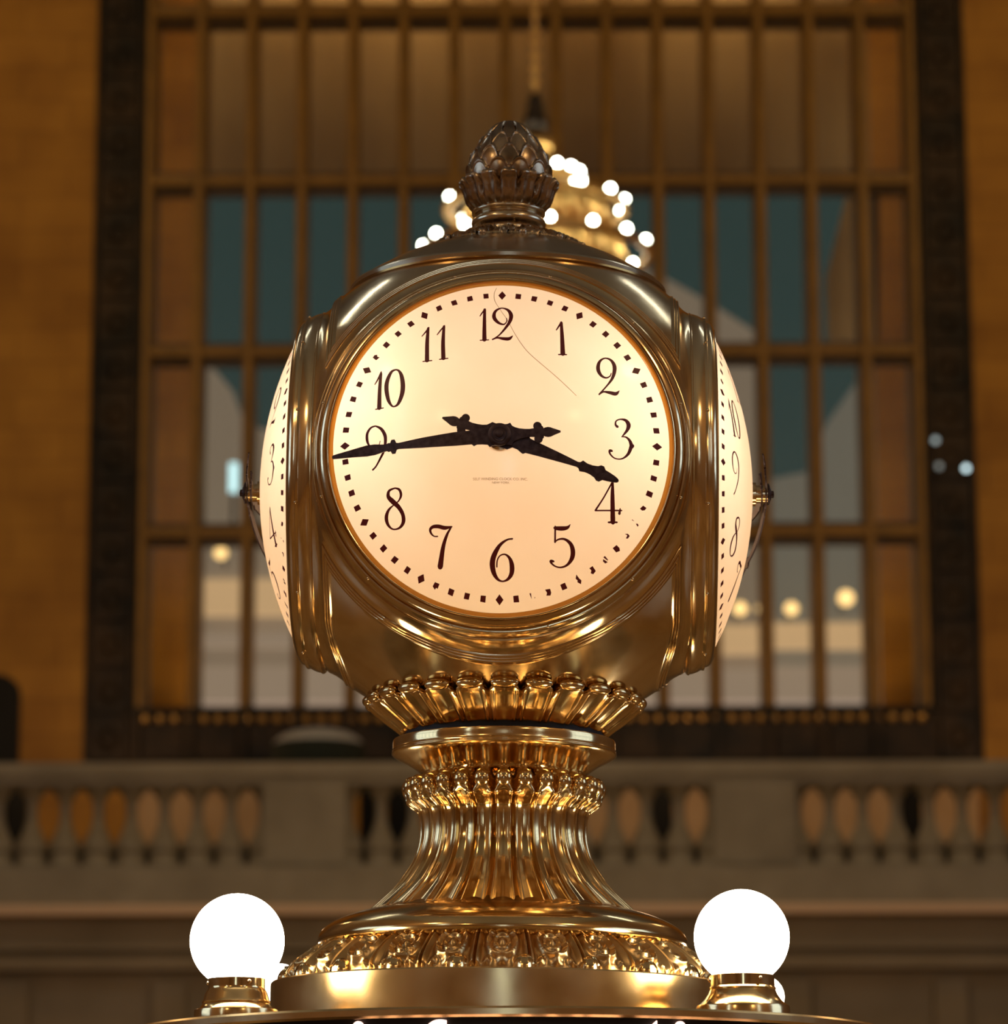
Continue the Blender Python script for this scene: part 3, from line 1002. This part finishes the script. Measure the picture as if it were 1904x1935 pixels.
GL = {
 '12': [S('A', (1605, 378, 10), (1630, 342, 15), (1660, 303, 14)), S('A', (1655, 308, 26), (1652, 480, 34), (1652, 630, 40)), S('A', (1607, 634, 12), (1697, 630, 12)),
        S('B', (195, 378, 8), (196, 412, 10), (165, 440, 15), (112, 422, 26), (72, 375, 34), (75, 325, 28), (105, 292, 20), (155, 278, 13), (212, 300, 26), (240, 350, 36), (228, 410, 30), (185, 475, 22), (120, 548, 14), (55, 592, 14)),
        S('B', (55, 590, 14), (105, 574, 16), (165, 583, 30), (220, 583, 32), (258, 553, 6))],
 '1': [S('B', (692, 496, 11), (715, 462, 15), (742, 418, 16)), S('B', (742, 420, 24), (750, 570, 34), (757, 735, 42)), S('B', (714, 741, 12), (795, 742, 12))],
 '2': [S('B', (1240, 928, 8), (1228, 957, 11), (1188, 974, 16), (1140, 950, 26), (1112, 900, 34), (1112, 845, 31), (1135, 800, 21), (1182, 778, 14), (1237, 798, 24), (1270, 850, 34), (1272, 910, 34), (1248, 985, 24), (1190, 1062, 14), (1120, 1140, 16)),
       S('B', (1120, 1138, 14), (1165, 1114, 16), (1225, 1122, 30), (1285, 1133, 34), (1322, 1103, 6))],
 '3': [S('B', (1302, 1462, 26), (1284, 1442, 18), (1290, 1406, 13), (1332, 1388, 14), (1385, 1400, 28), (1414, 1445, 38), (1398, 1500, 26), (1345, 1565, 9)),
       S('B', (1345, 1563, 9), (1388, 1567, 15), (1425, 1602, 26), (1446, 1660, 36)) + S('D', (1445, 62, 35), (1415, 140, 26), (1370, 185, 16), (1320, 200, 12), (1265, 185, 13), (1228, 145, 17), (1226, 115, 22), (1246, 118, 22))],
 '4': [S('D', (1256, 424, 16), (1253, 560, 34), (1257, 832, 42)), S('D', (1213, 831, 16), (1298, 831, 16)), S('D', (1250, 432, 14), (1165, 585, 13), (1082, 712, 16)), S('D', (1080, 714, 13), (1345, 714, 13)), S('D', (1330, 692, 8), (1322, 745, 24))],
 '5': [S('D', (682, 872, 15), (679, 1030, 16)), S('D', (677, 888, 28), (740, 893, 38), (800, 885, 28), (832, 852, 5)),
       S('D', (678, 1028, 12), (715, 1002, 14), (775, 1000, 20), (833, 1045, 32), (857, 1115, 40), (848, 1190, 36), (803, 1255, 21), (740, 1282, 14), (680, 1270, 13), (642, 1237, 18), (640, 1220, 26), (665, 1222, 18))],
 '6': [S('D', (253, 996, 15), (200, 1006, 16), (130, 1058, 28), (75, 1150, 42), (53, 1240, 46), (66, 1330, 40), (105, 1398, 24), (155, 1421, 14), (210, 1398, 24), (245, 1340, 38), (248, 1260, 40), (225, 1190, 26), (180, 1152, 14), (130, 1165, 12), (102, 1212, 12), (98, 1278, 12))],
 '7': [S('C', (1142, 1016, 14), (1106, 1014, 12), (1076, 986, 18), (1066, 945, 24), (1095, 916, 30), (1150, 912, 34), (1220, 927, 34), (1292, 914, 12)), S('C', (1285, 920, 14), (1240, 1000, 24), (1200, 1130, 36), (1170, 1335, 50))],
 '8': [S('C', (698, 511, 14), (742, 528, 22), (760, 585, 24), (735, 645, 14), (682, 690, 12), (632, 740, 24), (608, 810, 33), (618, 880, 28), (655, 930, 17), (700, 943, 14), (755, 918, 24), (786, 860, 34), (778, 785, 34), (735, 710, 38), (672, 650, 44), (628, 600, 34), (637, 540, 24), (698, 511, 14))],
 '9': [S('A', (500, 1541, 14), (450, 1562, 20), (414, 1620, 26), (412, 1690, 26), (432, 1745, 18), (480, 1775, 12), (530, 1755, 9), (550, 1700, 7)), S('A', (500, 1541, 14), (560, 1572, 27), (600, 1640, 32), (604, 1720, 28)) + S('C', (578, 130, 24), (545, 200, 20), (502, 280, 16), (466, 321, 18))],
 '10': [S('A', (493, 1102, 10), (525, 1048, 16), (561, 968, 14)), S('A', (558, 985, 26), (545, 1150, 34), (540, 1352, 42)), S('A', (501, 1365, 12), (583, 1350, 12)),
        S('A', (715, 945, 16), (668, 970, 27), (626, 1060, 38), (616, 1150, 40), (634, 1258, 34), (664, 1318, 21), (697, 1335, 16), (742, 1303, 29), (780, 1205, 41), (790, 1110, 43), (776, 1012, 36), (748, 958, 22), (715, 945, 16))],
 '11': [S('A', (991, 592, 10), (1030, 547, 15), (1066, 497, 12)), S('A', (1058, 505, 24), (1047, 650, 36), (1045, 850, 40)), S('A', (1001, 859, 12), (1096, 848, 12)),
        S('A', (1152, 576, 10), (1190, 527, 15), (1232, 479, 12)), S('A', (1225, 485, 24), (1215, 650, 36), (1218, 826, 40)), S('A', (1177, 836, 12), (1266, 825, 12))],
}
RMK = sum(math.hypot(*dial_uv(*p)) for p in ((939, 557), (951, 1133), (1239.5, 835))) / 3
tk = MB()
def mark(poly, minute, off=.0006):
    a = R(90 - 6 * minute)
    ca, sa = math.cos(a), math.sin(a)
    v = []
    for t, r in poly:        # t along the ring (clockwise), r outwards, metres
        rr = RMK + r
        v.append(on_dome(rr * ca + t * sa, rr * sa - t * ca, off))
    tk.add(v, [tuple(range(len(v)))])
def sc(poly, s): return [(a * s, b * s) for a, b in poly]
SQ = [(-.0048, -.0053), (.0048, -.0053), (.0048, .0053), (-.0048, .0053)]
DM = [(0, -.0092), (.0070, 0), (0, .0092), (-.0070, 0)]
odd = {19: [[(-.005, -.003), (.003, -.006), (.004, -.001), (.001, .003), (-.004, .004)]],
       20: [[(-.002, -.009), (-.001, -.004), (0, -.009)], [(.001, .000), (.004, .005), (.001, .006), (-.001, .003)]],
       21: [[(-.005, -.002), (-.001, -.006), (-.002, -.001), (.004, .000), (.002, .003), (-.004, .003)]],
       22: [[(-.005, -.005), (.004, -.006), (.005, .003), (-.002, .006), (-.005, .002)]],
       23: [[(-.005, -.006), (-.001, -.006), (-.003, .002), (-.005, .003)], [(.001, -.004), (.004, -.001), (.003, .004), (-.002, .005)]],
       24: [[(-.005, -.006), (.002, -.006), (.001, -.001), (.005, .002), (.002, .006), (-.005, .004)]],
       25: [[(-.001, -.009), (.004, -.003), (.002, .001), (.004, .003), (.000, .009), (-.004, .004), (-.002, -.001)]],
       27: [[(-.005, -.005), (.004, -.006), (.002, .000), (.005, .004), (-.002, .006), (-.005, .002)]],
       28: [[(.001, -.006), (.004, -.006), (.002, .004)], [(-.005, .003), (-.004, .001), (-.003, .004)]],
       34: [[(-.005, -.006), (.004, -.006), (.005, .002), (-.001, .006), (-.002, .002), (-.005, .003)]],
       51: [[(-.005, -.004), (.003, -.006), (.002, -.001), (.005, .001), (.002, .005), (-.004, .005)]]}
for m_ in range(60):
    if m_ in odd:
        for pl in odd[m_]: mark(pl, m_)
    elif m_ % 5 == 0: mark(DM, m_)
    else: mark([(a + random.uniform(-.0004, .0004), b + random.uniform(-.0005, .0005)) for a, b in SQ], m_)

crk = MB()
stroke(crk, [(*cp('B', x, y), .0009) for x, y in ((95, 78), (72, 130), (76, 200), (130, 290), (205, 400), (270, 520), (340, 630), (420, 728), (560, 850), (700, 970), (820, 1082), (892, 1152))], .0005)
def dome_text(body, cxp, cyp, wpx):
    me = text_mesh(body, .01)
    xs = [v.co.x for v in me.vertices]
    x0, x1 = min(xs), max(xs)
    u0, v0 = dial_uv(cxp, cyp)
    s = (wpx / 1075.) / (x1 - x0)
    for v in me.vertices:
        u, w = u0 + (v.co.x - (x0 + x1) / 2) * s, v0 + (v.co.y - .0035) * min(s, .85)
        v.co = on_dome(u, w, .0005)
    return me
txt = [dome_text('SELF WINDING CLOCK CO. INC.', 945, 905, 104), dome_text('NEW YORK', 946, 912, 33)]

gmesh, dial0 = {}, None
names12 = {'12': 'twelve', '1': 'one', '2': 'two', '3': 'three', '4': 'four', '5': 'five', '6': 'six', '7': 'seven', '8': 'eight', '9': 'nine', '10': 'ten', '11': 'eleven'}
for k in range(4):
    if k == 0:
        dial0 = dmesh.build('dial', M['dial'], clock, 180, (0, 0, ZC), YAW)
        d_ = dial0
        rim_me = MB().lathe([(RG, dome(RG)), (.304, dome(.304) + .0004), (.3085, dome(.308))], 128, axis='y').build('amber_rim', M['amber'], d_, 180).data
    else:
        d_ = link_me('dial', dial0.data, None, clock, None, (0, 0, ZC), k * PI / 2 + YAW)
        link_me('amber_rim', rim_me, None, d_)
    for g, strokes in GL.items():
        if k == 0:
            mb = MB()
            for i_, s_ in enumerate(strokes): stroke(mb, s_, .0007 + .00004 * i_)
            o = mb.build('numeral', M['paint'], d_)
            gmesh[g] = o.data
        else:
            o = link_me('numeral', gmesh[g], None, d_)
        o['label'] = 'painted hour numeral ' + g
    if k == 0:
        o = tk.build('minute_track', M['paint'], d_)
        gmesh['track'] = o.data
        crk.build('hairline_crack', M['faded'], d_)
        for me in txt: link_me('maker_lettering', me, M['faded'], d_)
    else:
        link_me('minute_track', gmesh['track'], None, d_)

# ---- hands
K = 1 / 1075.0
min_hand = [(-116, 1.5), (-112, 3), (-104, 6), (-97, 9), (-92, 9.8), (-86, 8.5), (-83, 6.5), (-80, 9), (-66, 8.5), (-58, 7.6), (-48, 8.3), (-38, 10), (-30, 13), (-25, 16), (-22, 22), (-16, 20), (0, 20), (16, 20), (20, 22), (24, 17), (34, 15.5), (44, 15), (50, 17.5), (54, 13.5), (83, 13.2), (145, 9.7), (190, 5.8), (194, 6.5), (197, 13.8), (203, 13.8), (206, 8), (210, 8.5), (213, 6.5), (222, 7.5), (236, 10.2), (252, 10.6), (279, 7.4), (306, 4.8), (316, 3.6), (319, 2)]
hour_hand = [(-116, 1.5), (-112, 3), (-104, 6), (-97, 9), (-92, 9.8), (-86, 8.5), (-83, 6.5), (-80, 9), (-66, 8.5), (-58, 7.6), (-48, 8.3), (-38, 10), (-30, 13), (-22, 21), (0, 20), (22, 20), (30, 13), (40, 13.5), (49, 17), (53, 18), (57, 14.5), (80, 12.2), (116, 8.9), (157, 4.9), (161, 6), (165, 11), (169, 10), (175, 8.6), (185, 9), (195, 11.5), (200, 15.5), (206, 15.5), (211, 10), (220, 8.6), (231, 6.3), (238, 3.8), (240.5, 1.5)]
def hand_mesh(outline, ang, off, lobes=True):
    """flat pointed hand bent to follow the dome; ang is counter-clockwise from +u"""
    mb = MB()
    ca, sa = math.cos(ang), math.sin(ang)
    pts = []
    for (a, b) in zip(outline[:-1], outline[1:]):
        n = max(1, int((b[0] - a[0]) / 9))
        for i in range(n):
            t = i / n
            pts.append((interp(a[0], b[0], t), interp(a[1], b[1], t)))
    pts.append(outline[-1])
    th = .003
    def P(s, w, o):
        u, v = s * K * ca - w * K * sa, s * K * sa + w * K * ca
        r = math.hypot(s * K, 0)
        return (u, -(dome(min(.3075, r)) + o), v)
    v, f = [], []
    for s, w in pts:
        v += [P(s, w, off + th), P(s, -w, off + th), P(s, -w, off), P(s, w, off)]
    for i in range(len(pts) - 1):
        for q in range(4):
            f.append((i * 4 + q, i * 4 + (q + 1) % 4, i * 4 + 4 + (q + 1) % 4, i * 4 + 4 + q))
    f += [(0, 1, 2, 3), tuple((len(pts) - 1) * 4 + q for q in (3, 2, 1, 0))]
    mb.add(v, f)
    if lobes:
        for sd in (1, -1):
            for (s0, w0, rr) in ((-73, 12.5 * sd, 8.2), (-79, 8 * sd, 5)):
                ring = [(s0 + rr * math.cos(2 * PI * i / 16), w0 + rr * math.sin(2 * PI * i / 16)) for i in range(16)]
                vv = [P(a, b, off + th + .0001) for a, b in ring] + [P(a, b, off) for a, b in ring]
                mb.add(vv, [tuple(range(16)), tuple(range(31, 15, -1))] + [(i, (i + 1) % 16, 16 + (i + 1) % 16, 16 + i) for i in range(16)])
    return mb
OFFM, OFFH = .024, .016
def hand_angle(pxt, pyt, off):
    u, v = dial_uv(pxt, pyt, off)
    u0, v0 = dial_uv(943.5, 818, off)
    return math.atan2(v - v0, u - u0), math.hypot(u - u0, v - v0)
am, lm = hand_angle(627, 860, OFFM)
ah, lh = hand_angle(1168, 903, OFFH)
print('HANDS', math.degrees(am), lm, math.degrees(ah), lh, 'RMK', RMK, 'hub', dial_uv(943.5, 818, .02))
def fit(o, want, have): return [(s * want / have if s > 60 else s, w) for s, w in o]
mh, hh_ = fit(min_hand, lm / K, 319), fit(hour_hand, lh / K, 240.5)
side_t = {0: (am, ah), 1: (R(-32), R(-8)), 2: (R(187), R(-21)), 3: (R(212), R(188))}
for k in range(4):
    a1, a2 = side_t[k]
    hand_mesh(hh_, a2, OFFH).build('hour_hand', M['hand'], clock, 30, (0, 0, ZC), k * PI / 2 + YAW)
    hand_mesh(mh, a1, OFFM).build('minute_hand', M['hand'], clock, 30, (0, 0, ZC), k * PI / 2 + YAW)
hubp = [(.0225, dome(0) - .004), (.0225, dome(0) + .006), (.017, dome(0) + .007), (.017, dome(0) + .028), (.0205, dome(0) + .0285), (.0205, dome(0) + .031), (.016, dome(0) + .033), (.013, dome(0) + .0325), (.0115, dome(0) + .035), (.007, dome(0) + .0355), (.0065, dome(0) + .040), (.003, dome(0) + .041), (.0003, dome(0) + .041)]
hm = wm = None
for k in range(4):
    if hm is None:
        o = MB().lathe(hubp[3:], 32, axis='y').build('hub_cap', M['hand'], clock, 35, (0, 0, ZC), YAW); hm = o.data
        o = MB().lathe(hubp[:4], 32, axis='y').build('hub_seat', M['brass'], clock, 35, (0, 0, ZC), YAW); wm = o.data
    else:
        link_me('hub_cap', hm, None, clock, None, (0, 0, ZC), k * PI / 2 + YAW)
        link_me('hub_seat', wm, None, clock, None, (0, 0, ZC), k * PI / 2 + YAW)

# lamps inside the ball
for i in range(4):
    a = PI / 4 + i * PI / 2
    l = lamp('dial_lamp', 'POINT', (.32 * math.cos(a), .32 * math.sin(a), ZC + .075), 2.9, (1.0, .95, .88), .09)
    l.parent = clock
l = lamp('dial_lamp', 'POINT', (0, 0, ZC - .17), 3.2, (1.0, .64, .06), .08)  # orange light added for the warm bounce low inside the ball
l.parent = clock

# ---- top cap
capp = prf([(292, 566), (298, 563), (299, 557), (296, 553)])
capp += smoothprof(prf([(294, 552), (262, 533), (225, 512), (190, 496), (160, 484), (150, 481)]), 5)
capp += prf([(149, 478), (140, 474), (120, 468), (95, 459), (70, 453), (50, 452)])
MB().lathe(capp, 160).build('top_cap', M['cap'], clock, 40)
def capleaf(a, j, r, z):
    t = (a + PI / 2) * 16 / (2 * PI)
    u = t - math.floor(t + .5)
    v = j / (len(lf) - 1)
    h = .007 * gs(abs(u) - .2, .1) * math.sin(PI * min(1, v * 1.1)) + .006 * gs(u, .06) + .003 * math.cos(u * 40 + v * 20)
    return r + h * .4, z + h
lf = smoothprof(prf([(150, 483), (143, 477), (122, 469), (98, 459.5), (75, 451), (62, 447)]), 6)
MB().lathe(lf, 16 * 24, mod=capleaf).build('leaf_rosette', M['bronze'], clock, 60)
bd0 = MB().ball((0, 0, 0), .0085, 12, 8)
for i in range(12):
    a = -PI / 2 + 2 * PI * (i + .35) / 12
    rr = rof(146, 478)
    parts_at('cap_bead', bd0, (rr * math.cos(a), rr * math.sin(a), lz(478)), 0, 'bronze')
# ---- neck of the finial
nk = smoothprof(prf([(64, 455), (62, 446), (61, 440), (63, 435), (68, 431), (70.5, 424), (68, 417), (62, 413), (62, 410), (68, 408), (70, 404), (68, 400), (64, 396), (60, 392)]), 5)
MB().lathe(nk, 96).build('finial_neck', M['cap'], clock, 40)
# ---- leaf cup
NL = 14
cupp = smoothprof(prf([(60, 404), (67, 398), (75, 390), (80, 380), (83, 370), (86, 361), (91, 354), (93, 348), (90, 343), (84, 344), (78, 352), (72, 365)]), 6)
ncup = len(cupp)
def cup(a, j, r, z):
    t = (a + PI / 2) * NL / (2 * PI)
    u = abs(t - math.floor(t + .5)) * 2
    v = max(0, min(1, (z - lz(404)) / (lz(343) - lz(404))))
    g = -.008 * gs(u - 1, .16) * v + .003 * gs(u - .55, .16) - .002 * gs(u, .25)
    drop = .016 * (u ** 4) * (v ** 2)
    return r + g - drop * .4, z - drop
MB().lathe(cupp, NL * 22, mod=cup).build('leaf_cup', M['bronze'], clock, 60)
# ---- acorn cone
ac = smoothprof(prf([(70, 372), (78, 352), (80, 336), (78, 318), (73, 302), (64, 284), (53, 268), (41, 252), (28, 240), (14, 232), (.5, 228.5)]), 16)
nac = len(ac)
NS, ROWS = 12, 5.2
def cone(a, j, r, z):
    v = (z - lz(372)) / (lz(228.5) - lz(372))
    best = .0
    vv = (v ** .95) * ROWS
    for row in range(max(-1, int(vv) - 2), int(vv) + 3):      # the lowest scale lies in front
        t = (a + PI / 2) * NS / (2 * PI) + (.5 if row % 2 else 0)
        u = abs(t - math.floor(t + .5)) * 2
        lo, tip = row - .5, row + 1.1 - .95 * u ** 2.4
        if lo <= vv <= tip:
            q = (vv - lo) / 1.6
            e = min(tip - vv, (1 - u) * 1.6 + .0)
            best = .0015 + .0040 * q * (1 - .35 * u * u) + .0026 * gs(e - .13, .09) - .0022 * gs(e, .05)
            break
    k = min(1, r / .03)
    return r + (best - .0035) * k, z
MB().lathe(ac, NS * 36, mod=cone).build('acorn_finial', M['bronze'], clock, 60)

# ================================================================== GLOBE LAMPS round the clock foot
def globe_lamp(x, y, rg, zbase, zcen, rb, rn, label, steps):
    t = empty('globe_lamp', (x, y, zbase))
    tag(t, label, 'lamp', 'globe lamps round the clock foot')
    hc = zcen - zbase
    hb = hc - rg * .80                                  # top of the fitting
    # fitting
    if steps:
        p = [(.002, 0), (rb, 0), (rb * 1.0, hb * .22), (rb * .985, hb * .28), (rb * .86, hb * .33), (rb * .80, hb * .42), (rb * .82, hb * .46), (rb * .78, hb * .52), (rb * .74, hb * .66), (rb * .69, hb * .74), (rb * .67, hb * .78), (rn, hb * .82), (rn, hb * 1.0), (rn * .94, hb * 1.02), (rn * .9, hb * .9), (.002, hb * .9)]
    else:
        p = [(.002, 0), (rb, 0), (rb, hb * .27), (rb * .98, hb * .33), (rb * .90, hb * .38), (rb * .82, hb * .46), (rb * .74, hb * .58), (rb * .70, hb * .68), (rb * .715, hb * .72), (rn, hb * .76), (rn, hb * 1.0), (rn * .94, hb * 1.02), (rn * .9, hb * .9), (.002, hb * .9)]
    MB().lathe(p, 64).build('fitting', M['gold'], t, 35)
    sc_ = MB()
    for i in range(3):
        a = R(-60 + 120 * i)
        sc_.ball((rn * 1.0 * math.cos(a), rn * 1.0 * math.sin(a), hb * .90), rg * .05, 8, 6)
    sc_.build('screws', M['brass'], t, 60)
    g = [(max(.0004, rg * math.sin(PI * j / 40)), hc - rg * math.cos(PI * j / 40)) for j in range(41)]
    g = [q for q in g if q[1] > hb * .93]
    MB().lathe(g, 64).build('globe', M['globe'], t, 180)
    return t
def place(px_, py_, rpx, yy):
    p = at(px_, py_, yy)
    dep = (p - Vector(cam.location)).length
    return p, rpx * dep / F_PX
zr = zC1 - .003
for (gx, gy, gr, yy, rb, rn, lab, st) in ((448, 1778, 88.5, -.36, 79, 53, 'large lit globe lamp left of the clock on a stepped brass base', True),
                                          (1401, 1771, 89.5, -.36, 88, 60, 'large lit globe lamp right of the clock on a flared brass base', False),
                                          (530, 1862, 40, .34, 36, 25, 'small lit globe lamp half hidden behind the left globe lamp', True),
                                          (1441, 1884, 40, .34, 36, 25, 'small lit globe lamp half hidden behind the right globe lamp', False)):
    p, rg = place(gx, gy, gr, yy)
    dep = rg / gr
    globe_lamp(p.x, yy, rg, zr, p.z, rb * dep, rn * dep, lab, st)
